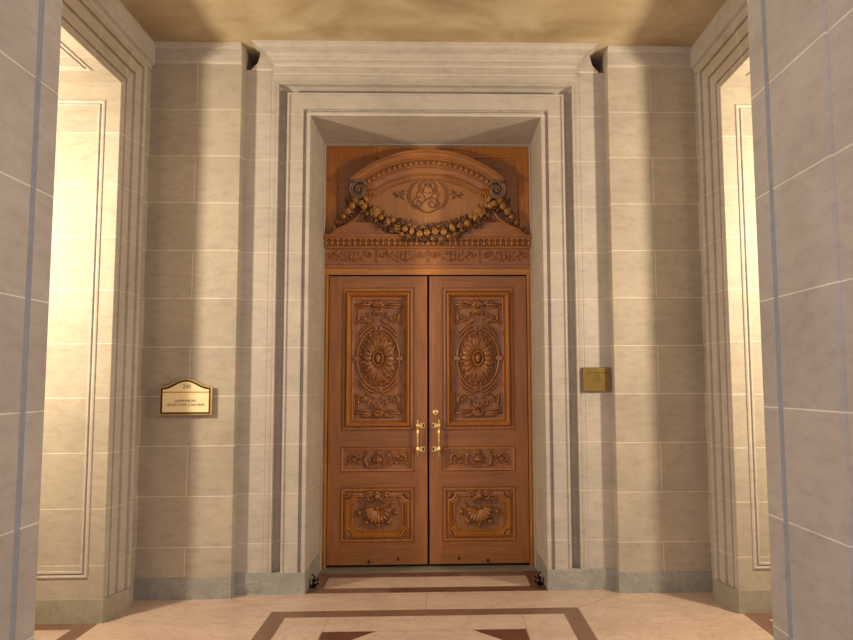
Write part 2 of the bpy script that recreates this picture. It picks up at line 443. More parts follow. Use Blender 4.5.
# ------------------------------------------------------------------ side walls with deep lit openings
def side(sx, nm):
    m = MB(); xi, xo = sx * XW, sx * XT
    def bx(xa, xb_, ya, yb_, za, zb): m.box(min(xa, xb_), max(xa, xb_), ya, yb_, za, zb)
    bx(xi, xo, YA + .0, YW + .4, 0, ZC)                    # far jamb
    bx(xi, xo, 1.1, YN, 0, ZC)                             # near jamb
    m.m = 1; bx(xi, xo, YN, YA, ZA, ZC); m.m = 0           # lintel
    bx(xo, xo + sx * .25, 1.1, YW + .4, 0, ZC)             # back of the niche
    w = m.build('wall_' + nm, [M_WALLY, M_HEAD])
    struct(w, nm + ' limestone side wall with a deep lit opening')
    # panel mouldings on the jamb and soffit (grooved frame)
    p = MB()
    def ring_y(x0, x1, z0, z1, y, prof):
        R = [[(x0 + sx * d, y - o, z0 + d), (x1 - sx * d, y - o, z0 + d), (x1 - sx * d, y - o, z1 - d), (x0 + sx * d, y - o, z1 - d)] for d, o in prof]
        p.grid(R, closed_v=True, smooth=False)
    pr = [(0, 0), (.002, .007), (.012, .010), (.022, .006), (.024, .001), (.030, .001), (.034, .012), (.046, .012), (.047, .0)]
    ring_y(sx * 2.215, sx * (XT - .1), .285, 3.525, YA, pr)
    R = [[(sx * (2.215 + d), YN + .18 + d, ZA - o), (sx * (XT - .1 - d), YN + .18 + d, ZA - o), (sx * (XT - .1 - d), YA - .18 - d, ZA - o), (sx * (2.215 + d), YA - .18 - d, ZA - o)] for d, o in pr]
    p.grid(R, closed_v=True, smooth=False)
    o = p.build('panel_moulding', M_PLAINSTONE, w); o['kind'] = 'structure'
    # casing round the opening
    c = MB()
    pf = [(0, 0), (.004, .004), (.034, .006), (.043, .010), (.044, -.004), (.049, -.004), (.050, .018), (.125, .022), (.126, .010), (.131, .010), (.132, .038),
          (.212, .042), (.213, .028), (.219, .028), (.220, .060), (.255, .062), (.257, -.01)]
    sweep_opening(c, YN, YA, ZA, [(d, sx * (XW - o)) for d, o in pf], plane='x', split=True)
    struct(c.build('trim_5', [M_TRIM, M_HEAD]), 'moulded stone casing around the lit opening in the ' + nm + ' wall')
    # crown of the side wall
    k = MB()
    prof = [(sx * (XW + .02), 3.955), (sx * (XW - .012), 3.955), (sx * (XW - .012), 3.992), (sx * (XW - .036), 4.004), (sx * (XW - .036), 4.148), (sx * (XW - .030), 4.152), (sx * (XW - .026), ZC + .01), (sx * (XW + .02), ZC + .01)]
    k.prism(prof, 'y', 1.1, YW - .02)
    struct(k.build('trim_6', M_PLAINSTONE), 'flat stone crown along the top of the ' + nm + ' wall')
    # base of the casing and of the niche
    b = MB()
    b.prism([(sx * (XW + .008), YA - .012), (sx * (XW - .012), YA - .012), (sx * (XW - .030), YA + .06), (sx * (XW - .070), YA + .225), (sx * (XW - .070), YA + .262), (sx * (XW + .02), YA + .262)], 'z', 0, .152)
    b.box(min(sx * (XW + .008), sx * XT), max(sx * (XW + .008), sx * XT), YA - .012, YA + .05, 0, .152)
    b.box(min(sx * (XT - .012), sx * XT), max(sx * (XT - .012), sx * XT), YN, YA, 0, .152)
    struct(b.build('baseboard_' + nm, M_BASE2), 'grey stone base of the ' + nm + ' opening casing')
    return w
side(-1, 'left'); side(1, 'right')

# ------------------------------------------------------------------ front piers
def pier(sx, nm):
    m = MB()
    P = [(sx * XP, YP - .008), (sx * (XP + .008), YP), (sx * (XW + .2), YP), (sx * (XW + .2), .95), (sx * (XP + .05), .95), (sx * (XP + .05), 1.35), (sx * (XP + .006), 1.37),
         (sx * (XP + .006), 1.795), (sx * (XP + .009), 1.797), (sx * (XP + .009), 1.801), (sx * XP, 1.812), (sx * XP, YP - .136), (sx * (XP + .008), YP - .132), (sx * (XP + .008), YP - .110), (sx * XP, YP - .106)]
    m.prism(P, 'z', 0, ZC + .3)
    o = struct(m.build('wall_front_' + nm, M_PIER), nm + ' grey limestone pier at the front of the vestibule')
    s = MB(); a, b = sorted((sx * (XP + .0015), sx * (XP + .02)))
    s.box(a, b, YP - .1345, YP - .1075, 0, ZC)
    t = s.build('joint_strip', M_CAULK, o); t['kind'] = 'structure'; t['label'] = 'blue grey vertical joint strip'
pier(-1, 'left'); pier(1, 'right')

# ------------------------------------------------------------------ door frame
m = MB()
fx0, fx1 = .862, .902
for sx in (-1, 1):
    a, b = sorted((sx * fx0, sx * fx1)); m.box(a, b, 5.655, 5.80, .006, 2.490)
    a, b = sorted((sx * (fx0 - .001), sx * (fx0 + .012))); m.box(a, b, 5.645, 5.70, .006, 2.4895)
m.m = 1; m.box(-fx1, fx1, 5.655, 5.80, 2.490, 2.545); m.box(-fx0, fx0, 5.645, 5.70, 2.490, 2.504)
struct(m.build('trim_7', [wood('oak_jamb', (158, 100, 38), (192, 130, 54)), wood('oak_head', (158, 100, 38), (192, 130, 54), horiz=True)]), 'orange oak frame around the double doors')

# ------------------------------------------------------------------ door leaves
def medallion(m, cx, cz, y):
    """oval rosette with strapwork, top and bottom"""
    m.tube(arc(cx, cz, .182, .262, 0, 360, y - .004)[:-1], .011, 8, 1.0, closed=True)
    m.tube(arc(cx, cz, .160, .238, 0, 360, y - .001)[:-1], .006, 6, 1.0, closed=True)
    m.ball((cx, y - .022, cz), .026, .018, .040)
    m.tube(arc(cx, cz, .042, .060, 0, 360, y - .020)[:-1], .009, 8, closed=True)
    for ring, (n, r0, r1, w, h, ph) in enumerate(((20, .85, 1.0, .040, .018, .5), (20, .28, .97, .047, .034, 0))):
        for i in range(n):
            a = 2 * PI * (i + ph) / n
            ex, ez = .150, .222
            x0, z0 = cx + ex * r0 * math.cos(a) * .95, cz + ez * r0 * math.sin(a) * .95
            x1, z1 = cx + ex * r1 * math.cos(a), cz + ez * r1 * math.sin(a)
            L = math.hypot(x1 - x0, z1 - z0)
            if ring == 0:
                m.leaf(cx + ex * .55 * math.cos(a), cz + ez * .55 * math.sin(a), math.atan2(math.sin(a) * ez, math.cos(a) * ex), math.hypot(ex * .5 * math.cos(a), ez * .5 * math.sin(a)), .055, y - .002, .014)
                m.ball((x1, y - .008, z1), .013, .012, .014, 6, 4)
            else:
                m.leaf(x0, z0, math.atan2(z1 - z0, x1 - x0), L, w, y - .004, h, .06 if i % 2 else -.06)
    for s in (1, -1):
        # clasp at the oval's poles and its sides
        m.tube(arc(cx, cz + s * .262, .018, .020, 0, 360, y - .018)[:-1], .006, 6, closed=True)
        m.ball((cx, y - .016, cz + s * .262), .009, .008, .010, 8, 4)
        m.box(cx - .036, cx + .036, y - .014, y, cz + s * .262 - .020, cz + s * .262 + .020)
        m.box(cx + s * .185 - .026, cx + s * .185 + .026, y - .016, y, cz - .016, cz + .016)
        for d in (-1, 0, 1): m.leaf(cx + s * .19, cz, (0 if s > 0 else PI) + d * .8, .040, .022, y - .006, .014)
        # strapwork bracket above/below
        zt = cz + s * .470; zb = cz + s * .270
        for t in (1, -1):
            for o, r in ((0, .0095), (.024, .0065)):
                X = cx + t * (.205 - o); Z = zt - s * o
                m.tube([(cx + t * .06, y - .004, Z), (X, y - .004, Z)], r, 6)
                m.tube([(X, y - .004, Z), (X, y - .004, zb + s * .030)], r, 6)
            m.tube(arc(cx, cz, .208, .292, 90 - t * 8 if s > 0 else 270 + t * 8, 90 - t * 52 if s > 0 else 270 + t * 52, y - .005), .0105, 6)
            m.tube(arc(cx, cz, .228, .316, 90 - t * 14 if s > 0 else 270 + t * 14, 90 - t * 46 if s > 0 else 270 + t * 46, y - .003), .0075, 6)
            # ear scroll at the shoulder of the bracket
            m.tube(spiral(cx + t * .218, cz + s * .225, .026, PI / 2 * s, t * -s * 1.3, y - .008), lambda q: .007 * (1 - .5 * q), 6)
            m.leaf(cx + t * .218, cz + s * .20, -s * PI / 2 + t * .3, .07, .022, y, .012, t * .2)
            m.leaf(cx + t * .225, cz + s * .10, -s * PI / 2, .06, .016, y, .008)
            # inner C scrolls
            m.tube(spiral(cx + t * .135, cz + s * .352, .042, PI / 2 * s - t * s * .6, -t * s * 1.45, y - .008, .12, 26), lambda q: .010 * (1 - .55 * q), 6)
            m.tube(spiral(cx + t * .055, cz + s * .385, .030, -PI / 2 * s, t * s * 1.3, y - .010, .12, 22), lambda q: .008 * (1 - .5 * q), 6)
            m.tube([(cx + t * .115, y - .006, cz + s * .314), (cx + t * .07, y - .006, cz + s * .310), (cx + t * .035, y - .006, cz + s * .325), (cx + t * .02, y - .006, cz + s * .35)], .007, 6)
            m.leaf(cx + t * .10, cz + s * .33, s * PI / 2 - t * .9 * s, .05, .028, y - .004, .014)
            m.ball((cx + t * .135, y - .012, cz + s * .352), .011, .010, .011, 8, 5)
            m.leaf(cx + t * .03, cz + s * .475, (0 if t > 0 else PI) + t * s * .15, .10, .026, y - .004, .018, t * s * .18)
            m.leaf(cx + t * .10, cz + s * .478, (0 if t > 0 else PI) + t * s * .5, .05, .018, y - .004, .014, -t * s * .2)
            m.tube(spiral(cx + t * .14, cz + s * .492, .012, PI if t > 0 else 0, t * s * .9, y - .006, .3, 10), .004, 5)
        for k in range(-2, 3): m.leaf(cx, cz + s * .455, s * PI / 2 + k * .62, .060, .034, y - .010, .022)
        m.ball((cx, y - .026, cz + s * .455), .014, .012, .014, 8, 5)
        for k in range(-1, 2): m.leaf(cx, cz + s * .44, -s * PI / 2 + k * .6, .070, .032, y - .006, .020)

def scrolls(m, cx, cz, y):
    for t in (1, -1):
        m.tube(spiral(cx + t * .205, cz + .000, .048, (PI if t > 0 else 0) - t * .2, -t * 1.35, y - .008, .1, 28), lambda q: .011 * (1 - .5 * q), 6)
        m.tube([(cx + t * .157, y - .006, cz - .005), (cx + t * .135, y - .006, cz + .03), (cx + t * .10, y - .006, cz + .04)], .006, 6)
        m.ball((cx + t * .205, y - .012, cz), .014, .012, .014, 8, 5)
        m.tube(arc(cx + t * .055, cz + .0, .055, .058, 90 - t * 90 + t * 60, 90 - t * 90 - t * 110, y - .008, 18) if t > 0 else arc(cx - .055, cz, .055, .058, 120, 290, y - .008, 18), lambda q: .011 * (1 - .3 * q), 6)
        m.tube(arc(cx, cz, .052, .050, 90, 90 + t * 150, y - .004, 14), .006, 6)
        for a, L, d in ((.5, .06, .12), (-.4, .06, .13), (1.5, .03, .235), (-1.3, .035, .24), (.2, .04, .16), (-.9, .05, .085)):
            m.leaf(cx + t * d, cz + (.012 if a > 0 else -.020), a if t > 0 else PI - a, L, .024, y - .002, .014, t * .2)
        m.tube(spiral(cx + t * .095, cz + .052, .014, 0 if t > 0 else PI, t * .9, y - .006, .3, 10), .005, 5)
    for k in range(-2, 3): m.leaf(cx, cz - .03, PI / 2 + k * .42, .075 - abs(k) * .008, .026, y - .010, .022)
    m.ball((cx, y - .024, cz - .005), .014, .014, .018)
    m.leaf(cx, cz + .03, PI / 2, .055, .018, y - .004, .014); m.leaf(cx, cz - .05, -PI / 2, .035, .018, y - .004, .014)

def shell(m, cx, cz, y):
    sc = 1.0
    # fluted fan
    n = 11; rows = []
    R = [0, .3, .6, .85, 1.0, 1.04]
    for i, r in enumerate(R):
        row = []
        for j in range(n * 4 + 1):
            u = j / (n * 4); a = PI + PI * u; a = math.radians(200 - 0) + math.radians(140) * u if False else math.radians(172) + math.radians(196) * u
            flute = .5 + .5 * math.cos(2 * PI * n * u)
            rad = r * (.100 + .011 * flute)
            bulge = .030 * math.sin(min(r, 1) * PI * .62 + .1) + .012 * flute * r
            if r > 1: bulge = -.002
            row.append((cx + rad * math.cos(a), y - bulge, cz + .055 + rad * 1.15 * math.sin(a)))
        rows.append(row)
    m.grid(rows)
    m.ball((cx, y - .020, cz + .060), .022, .020, .012)
    # fruits below the fan
    for a, d in ((190, .155), (232, .150), (270, .142), (308, .150), (350, .155)):
        x = cx + d * math.cos(math.radians(a)) * 1.0; z = cz + .045 + d * .88 * math.sin(math.radians(a))
        m.ball((x, y - .018, z), .017, .018, .022, 10, 6, math.radians(a + 90))
        for s in (-1, 1): m.leaf(x, z, math.radians(a) + s * 1.5, .036, .022, y - .004, .018, s * .3)
        m.leaf(x, z, math.radians(a), .034, .018, y - .004, .016)
    for s in (-1, 1):
        m.leaf(cx + s * .10, cz + .085, (0 if s > 0 else PI) + s * .35, .07, .03, y, .014, s * .3)
        m.leaf(cx + s * .14, cz + .03, (0 if s > 0 else PI) - s * .1, .05, .024, y, .010, s * .3)
    # crest
    zc = cz + .158
    m.ball((cx, y - .035, zc), .027, .022, .027); m.ball((cx, y - .034, zc + .034), .020, .018, .014)
    for s in (-1, 1):
        m.tube(spiral(cx + s * .058, zc - .002, .034, 0 if s < 0 else PI, s * 1.2, y - .026, .1, 22), lambda q: .012 * (1 - .5 * q), 7)
        m.ball((cx + s * .052, y - .028, zc - .004), .010, .012, .010, 8, 5)
        m.leaf(cx + s * .035, zc + .032, (0 if s > 0 else PI), .085, .022, y - .016, .016, -s * .12)
        m.leaf(cx + s * .03, zc - .03, -PI / 2 + s * .8, .05, .022, y - .006, .018)

def octo(x0, x1, z0, z1, c, d):
    x0 += d; x1 -= d; z0 += d; z1 -= d; c = c - d * .6 + .0
    return [(x0 + c, z0), (x1 - c, z0), (x1 - c * .35, z0 + c * .35), (x1, z0 + c), (x1, z1 - c), (x1 - c * .35, z1 - c * .35), (x1 - c, z1), (x0 + c, z1), (x0 + c * .35, z1 - c * .35), (x0, z1 - c), (x0, z0 + c), (x0 + c * .35, z0 + c * .35)]
def indent(x0, x1, z0, z1, c, d):
    """rectangle with quarter-round bites out of each corner"""
    x0 += d; x1 -= d; z0 += d; z1 -= d; out = []
    for (X, Z, a0) in ((x0, z0, 90), (x1, z0, 180), (x1, z1, 270), (x0, z1, 0)):
        for i in range(6):
            a = math.radians(a0 - 90 * i / 5) if True else 0
            out.append((X + c * math.cos(a), Z + c * math.sin(a)))
    return out

def make_leaf(sx):
    nm = 'door_1' if sx < 0 else 'door_2'
    root = empty(nm, (sx * .86, 5.70, .012))
    struct(root, ('left' if sx < 0 else 'right') + ' carved oak door leaf with brass pull handle')
    def part(mbx, name, mat, label=None):
        o = mbx.build(name, mat); adopt(root, o)
        if label: o['label'] = label
        return o
    x0, x1 = sorted((sx * .855, sx * .0095))
    px0, px1 = sorted((sx * .748, sx * .118))
    cx = sx * .432
    H = [(px0, px1, 1.145, 2.382), (px0, px1, .800, 1.013), (px0, px1, .212, .672)]
    m = MB(); plate(m, x0, x1, .030, 2.482, YD, YD + .06, H)
    part(m, 'leaf_frame', [M_WOOD, M_WOODH])
    # panels with their mouldings
    m = MB(); a, b, c, d = H[0]
    rings(m, a, b, c, d, [(0, 0), (.003, -.014), (.012, -.014), (.016, .006), (.033, .008), (.035, -.024), (.043, -.024), (.046, .026), (.058, .030), (.070, .018), (.076, .004), (.080, -.024), (.088, -.024), (.092, -.012), (.104, -.014), (.107, -.030)], YD, fmat=1)
    part(m, 'upper_panel', [M_MOULD, M_FIELD])
    m = MB(); a, b, c, d = H[1]
    rings(m, a, b, c, d, [(0, 0), (.003, -.010), (.007, -.010), (.010, .006), (.024, .004), (.027, -.018), (.036, -.018)], YD, fmat=1)
    part(m, 'middle_panel', [M_MOULD, M_FIELD])
    m = MB(); a, b, c, d = H[2]
    rings(m, a, b, c, d, [(0, 0), (.003, -.012), (.008, -.012), (.012, .004), (.026, .004), (.030, -.018), (.040, -.018)], YD, fmat=1)
    part(m, 'lower_panel', [M_MOULD, M_FIELD])
    # carvings
    m = MB(); medallion(m, cx, 1.765, YD + .030); m.deepen(YD + .030, 1.7)
    for t in (-1, 1): pass
    part(m, 'medallion_carving', M_CARVE)
    m = MB(); scrolls(m, cx, (H[1][2] + H[1][3]) / 2, YD + .018); m.deepen(YD + .018, 1.7)
    part(m, 'scroll_carving', M_CARVE)
    m = MB(); a, b, c, d = H[2]
    base = YD + .018
    A = [indent(a + .044, b - .044, c + .044, d - .044, .058, q_) for q_ in (0, .003, .016, .022, .034, .037, .046)]
    offs = [0, .026, .030, .016, .018, .006, .0]
    m.grid([[(p[0], base - o, p[1]) for p in ring] for ring, o in zip(A, offs)], closed_v=True, smooth=False)
    O = [octo(a + .094, b - .094, c + .092, d - .092, .07, q_) for q_ in (0, .003, .010, .013)]
    m.grid([[(p[0], base - o, p[1]) for p in ring] for ring, o in zip(O, (0, .012, .012, .0))], closed_v=True, smooth=False)
    part(m, 'lower_panel_frame', M_MOULD)
    m = MB()
    for tx, X in ((1, a + .058), (-1, b - .058)):
        for tz, Z in ((1, c + .058), (-1, d - .058)):
            for k in range(3):
                ang = math.atan2(tz, tx) + (k - 1) * .55
                m.leaf(X - tx * .006, Z - tz * .006, ang, .056, .026, base - .002, .022)
            m.ball((X, base - .016, Z), .011, .012, .011, 8, 5)
    shell(m, cx, (c + d) / 2, base); m.deepen(base, 1.5)
    part(m, 'shell_carving', M_CARVE)
    # pull handle
    hx = sx * .090; hy = YD - .045
    m = MB()
    m.tube([(hx, hy, 1.000), (hx, hy, 1.05), (hx, hy, 1.12), (hx, hy, 1.185)], .0108, 12)
    m.lathe((hx, hy, 0), [(.0, .930), (.006, .936), (.007, .944), (.004, .952), (.010, .958), (.005, .964), (.013, .972), (.017, .982), (.018, .996), (.013, 1.004), (.014, 1.010), (.009, 1.018)], 'z', 16)
    m.lathe((hx, hy, 0), [(.009, 1.165), (.013, 1.170), (.012, 1.176), (.017, 1.184), (.017, 1.198), (.012, 1.206), (.005, 1.212), (.009, 1.217), (.005, 1.223), (.008, 1.230), (.004, 1.242), (.0, 1.245)], 'z', 16)
    for z in (.990, 1.190):
        a_, b_ = sorted((hx, sx * .052)); m.box(a_, b_, hy - .008, hy + .008, z - .010, z + .010)
        a_, b_ = sorted((sx * .066, sx * .050)); m.box(a_, b_, hy - .006, YD, z - .008, z + .008)
    h = part(m, 'pull_handle', M_BRASS, 'polished brass pull handle')
    for z in (.990, 1.190):
        m = MB()
        cxp = sx * .052
        m.box(cxp - .021, cxp + .021, YD - .005, YD + .001, z - .020, z + .020)
        pl = m.build('mounting_plate', M_BRASS, h); pl['label'] = 'square brass mounting plate'
        m = MB(); X = sx * .042; m.box(X - .007, X + .007, YD - .0065, YD - .0045, z - .013, z + .013)
        m.build('slot', M_BOLT, h)
    if sx > 0:
        m = MB(); m.lathe((.062, YD, 1.302), [(.0, -.012), (.012, -.012), (.014, -.008), (.018, -.008), (.024, -.010), (.027, -.004), (.027, .001)], 'y', 20)
        part(m, 'lock_cylinder', M_BRASS, 'round brass lock cylinder')
        m = MB(); m.box(.0595, .0645, YD - .0135, YD - .011, 1.296, 1.309); part(m, 'keyhole', M_GAP)
    for bxp, bz in ((.255, .075), (.50, .055)):
        m = MB(); X = sx * bxp
        m.box(X - .008, X + .008, YD - .008, YD, bz - .012, bz + .012); m.ball((X, YD - .011, bz + .004), .007, .008, .007, 8, 5)
        part(m, 'foot_bolt', M_BOLT, 'small dark bolt at the foot of the door')
    return root
make_leaf(-1); make_leaf(1)
m = MB(); m.box(-.90, .90, YD + .07, YD + .10, .006, 2.50)  # black sheet painted as the shade seen through the door gaps
struct(m.build('trim_8', M_GAP), 'black sheet standing in for the shade in the gaps around the doors')

# ------------------------------------------------------------------ carved overdoor
random.seed(7)
over = empty('carved_overdoor', (0, 5.70, 2.54), label='carved oak overdoor with arched pediment, monogram and fruit garland above the double doors', category='overdoor panel')
def opart(mbx, name, mat, label=None, parent=None):
    o = mbx.build(name, mat)
    if parent is None: adopt(over, o)
    else:
        o.parent = parent; o.matrix_parent_inverse = Matrix.Translation(over.location).inverted() if False else Matrix.Identity(4)
    if label: o['label'] = label
    return o
# frame and back panel
m = MB(); rings(m, -.900, .900, 2.80, 3.640, [(-.0, 0), (0, .02), (.100, .02), (.103, .008), (.112, .004)], 5.70, fmat=1)
opart(m, 'back_panel', [wood('orange_oak_frame', (142, 84, 26), (178, 112, 40)), M_ENTAB])
# transom bands, from the door head upwards
m = MB()
prof = [(5.70, 2.540), (5.655, 2.540), (5.650, 2.545), (5.650, 2.578), (5.640, 2.580), (5.640, 2.590), (5.652, 2.593), (5.652, 2.716), (5.642, 2.718), (5.634, 2.724), (5.630, 2.734), (5.652, 2.738), (5.648, 2.79),
        (5.628, 2.800), (5.622, 2.804), (5.622, 2.818), (5.612, 2.822), (5.612, 2.838), (5.635, 2.842), (5.70, 2.842)]
m.prism(prof, 'x', -.904, .904)
opart(m, 'cornice_band', M_ENTAB)
# egg-and-dart course
m = MB(); n = 37
for i in range(n):
    x = -.882 + 1.764 * i / (n - 1)
    m.ball((x, 5.640, 2.766), .016, .016, .024, 8, 6)
    m.leaf(x - .0245, 2.795, -PI / 2, .055, .014, 5.646, .016, 0, 0, 4)
    m.ball((x, 5.636, 2.796), .019, .012, .010, 8, 4)
opart(m, 'egg_and_dart', M_CARVE)
# scroll frieze
m = MB(); fy = 5.652
for k in range(-2, 2):
    cx = (k + .5) * .444; cz = 2.654
    for t in (1, -1):
        m.tube(spiral(cx + t * .160, cz + .004, .036, PI if t > 0 else 0, -t * 1.3, fy - .004, .1, 20), lambda q_: .008 * (1 - .4 * q_), 5)
        m.tube([(cx + t * .02, fy - .003, cz - .045), (cx + t * .045, fy - .004, cz - .04), (cx + t * .085, fy - .004, cz - .02), (cx + t * .120, fy - .004, cz + .012), (cx + t * .128, fy - .004, cz + .02)], .006, 5)
        m.tube([(cx + t * .02, fy - .004, cz - .04), (cx + t * .038, fy - .004, cz - .01), (cx + t * .040, fy - .004, cz + .02), (cx + t * .028, fy - .004, cz + .045)], .006, 5)
        m.leaf(cx + t * .09, cz - .01, (0 if t > 0 else PI) - t * .9, .050, .022, fy, .012, t * .4)
        m.leaf(cx + t * .06, cz + .01, (0 if t > 0 else PI) + t * .9, .042, .018, fy, .012, t * .3)
        m.leaf(cx + t * .105, cz + .03, (0 if t > 0 else PI) + t * .5, .040, .016, fy, .010)
        m.ball((cx + t * .160, fy - .006, cz + .004), .008, .008, .008, 6, 4)
    m.ball((cx, fy - .006, cz - .01), .015, .012, .026, 8, 6)
    m.leaf(cx, cz + .01, PI / 2, .04, .016, fy, .012)
    if k < 1: m.tube([(cx + .222, fy - .003, cz - .055), (cx + .222, fy - .003, cz + .055)], .006, 5)
m.deepen(fy, 1.7); opart(m, 'scroll_frieze', M_CARVE)
# pediment ground plate with concave shoulders
PC = 2.580
right = [(.885, 2.842), (.880, 2.850), (.800, 2.880), (.700, 2.925), (.630, 2.968), (.585, 3.015), (.560, 3.06), (.545, 3.12), (.57, 3.20)]
a_ = math.radians(43); arcp = [(.97 * math.sin(a_ - 2 * a_ * i / 28), PC + .97 * math.cos(a_ - 2 * a_ * i / 28)) for i in range(29)]
pts = right + arcp + [(-x, z) for x, z in right[::-1]]
m = MB(); m.prism(pts, 'y', 5.650, 5.70)
opart(m, 'pediment_ground', wood('golden_oak_ground', (146, 98, 54), (170, 118, 68), .4))
# lower tiers of the pediment, raised mouldings following the shoulder
m = MB()
for t in (1, -1):
    P = [(.872, 2.842), (.80, 2.872), (.70, 2.917), (.640, 2.95), (.36, 2.95), (.36, 2.842)]
    m.prism([(t * x, z) for x, z in P], 'y', 5.632, 5.652)
    m.tube([(t * .872, 5.634, 2.848), (t * .79, 5.630, 2.884), (t * .69, 5.630, 2.930), (t * .615, 5.630, 2.985), (t * .57, 5.630, 3.05), (t * .555, 5.630, 3.12)], .010, 7)
    m.tube([(t * .60, 5.632, 2.965), (t * .36, 5.632, 2.965)], .009, 7)
    m.tube([(t * .56, 5.636, 2.985), (t * .525, 5.636, 3.02), (t * .50, 5.636, 3.09)], .007, 6)
    m.tube([(t * .56, 5.636, 2.985), (t * .36, 5.636, 2.985)], .006, 6)
m.prism([(-.36, 2.842), (.36, 2.842), (.36, 2.95), (-.36, 2.95)], 'y', 5.640, 5.652)
opart(m, 'pediment_base', M_ENTAB)
# arched cornice
prof = [(1.0, 5.70), (1.0, 5.560), (.992, 5.552), (.975, 5.552), (.968, 5.566), (.950, 5.574), (.935, 5.590), (.930, 5.604), (.918, 5.604), (.916, 5.618), (.868, 5.622), (.866, 5.612), (.858, 5.612),
        (.852, 5.626), (.815, 5.632), (.800, 5.632), (.798, 5.622), (.790, 5.620), (.782, 5.630), (.770, 5.634), (.768, 5.626), (.758, 5.626), (.750, 5.640), (.748, 5.655)]
m = MB(); rows = []
for i in range(61):
    a = math.radians(-42.5 + 85 * i / 60)
    rows.append([(r * math.sin(a), y, PC + r * math.cos(a)) for r, y in prof])
m.grid(rows, smooth=False)
for row in (rows[0], rows[-1]): m.poly(row)
opart(m, 'arched_cornice', M_ENTAB)
m = MB()
for i in range(25):
    a = math.radians(-39 + 78 * i / 24); r = .893
    X, Z = r * math.sin(a), PC + r * math.cos(a)
    m.ball((X, 5.612, Z), .014, .014, .020, 8, 5, -a)
    for s in (-1, 1): m.leaf(X + s * .015 * math.cos(a), Z - s * .015 * math.sin(a), PI / 2 - a, .022, .010, 5.616, .010)
opart(m, 'leaf_course', M_CARVE)
# monogram
m = MB(); my = 5.650
def T(pts, r=.0042): m.tube([(x, my - .001, z) for x, z in pts], r, 6)
def E(cx, cz, rx, rz, a0, a1, r=.0042): m.tube(arc(cx, cz, rx, rz, a0, a1, my - .001, 28), r, 6)
E(0, 3.260, .078, .072, -40, 220); E(0, 3.265, .060, .052, 0, 360, .003)
m.tube(spiral(-.085, 3.125, .055, PI * .35, 1.35, my - .001, .15, 30), .0052, 6)
m.tube(spiral(.035, 3.120, .060, PI * .9, -1.45, my - .001, .15, 30), .0052, 6)
m.tube(spiral(0, 3.285, .024, -PI / 2, 1.3, my - .001, .2, 20), .0036, 6)
E(0, 3.150, .105, .110, 200, 350, .0055); E(0, 3.155, .088, .092, -60, 60, .004)
for s in (-1, 1):
    E(s * .005, 3.190, .150, .150, 90 - s * 90 - 58, 90 - s * 90 + 58, .0036); E(s * .005, 3.190, .170, .160, 90 - s * 90 - 50, 90 - s * 90 + 50, .003)
    T([(s * .02, 3.30), (s * .05, 3.22), (s * .02, 3.16), (s * .065, 3.10)], .004)
    T([(s * .07, 3.25), (s * .10, 3.20), (s * .08, 3.14)], .0036)
    T([(s * .19, 3.205), (s * .235, 3.200), (s * .285, 3.195)], .0036)
    for dx, dz, a in ((.235, 3.205, .9), (.25, 3.195, -.9), (.28, 3.197, .1), (.275, 3.2, .9), (.27, 3.19, -.9), (.21, 3.21, 1.2), (.22, 3.19, -1.2)):
        m.leaf(s * dx, dz, a if s > 0 else PI - a, .035, .013, my, .008)
    T([(s * .20, 3.24), (s * .24, 3.215)], .003); T([(s * .20, 3.15), (s * .24, 3.185)], .003)
m.deepen(5.650, 1.5); opart(m, 'monogram', wood('dark_monogram_oak', (88, 54, 28), (118, 76, 42)))
# volutes with ribbed straps
for s in (-1, 1):
    m = MB(); vx, vz = s * .596, 3.222
    m.tube(spiral(vx, vz, .096, PI / 2 - s * PI / 2 + s * 2.0, -s * 1.6, 5.598, .1, 40, .02), lambda q_: .016 * (1 - .45 * q_), 8, 1.5)
    m.tube(spiral(vx, vz, .068, PI / 2 - s * PI / 2 + s * 1.2, -s * 1.3, 5.590, .1, 30, .02), lambda q_: .012 * (1 - .5 * q_), 8)
    m.ball((vx, 5.575, vz), .017, .018, .017)
    m.tube([(vx + s * .085, 5.56, vz + .080), (vx + s * .02, 5.56, vz + .068), (vx - s * .03, 5.56, vz + .072), (vx - s * .08, 5.57, vz + .035)], lambda q_: .012, 7)
    m.box(min(vx - s * .02, vx + s * .05), max(vx - s * .02, vx + s * .05), 5.60, 5.66, vz - .05, vz + .05)
    opart(m, 'volute', M_PATINA, 'tarnished spiral volute at the ' + ('left' if s < 0 else 'right') + ' springing of the arch')
    m = MB()
    for k in range(3):
        X = s * (.505 - .0 + .024 * k)
        m.tube([(X - s * .02, 5.622, 3.245 - k * .01), (X, 5.606, 3.19), (X + s * .006, 5.610, 3.12), (X - s * .01, 5.626, 3.07)], lambda q_: .011 * (1.1 - .4 * q_), 7)
    m.tube(spiral(s * .470, 3.205, .026, 0 if s < 0 else PI, s * 1.2, 5.622, .2, 18), .008, 6)
    opart(m, 'ribbed_strap', M_CARVE)
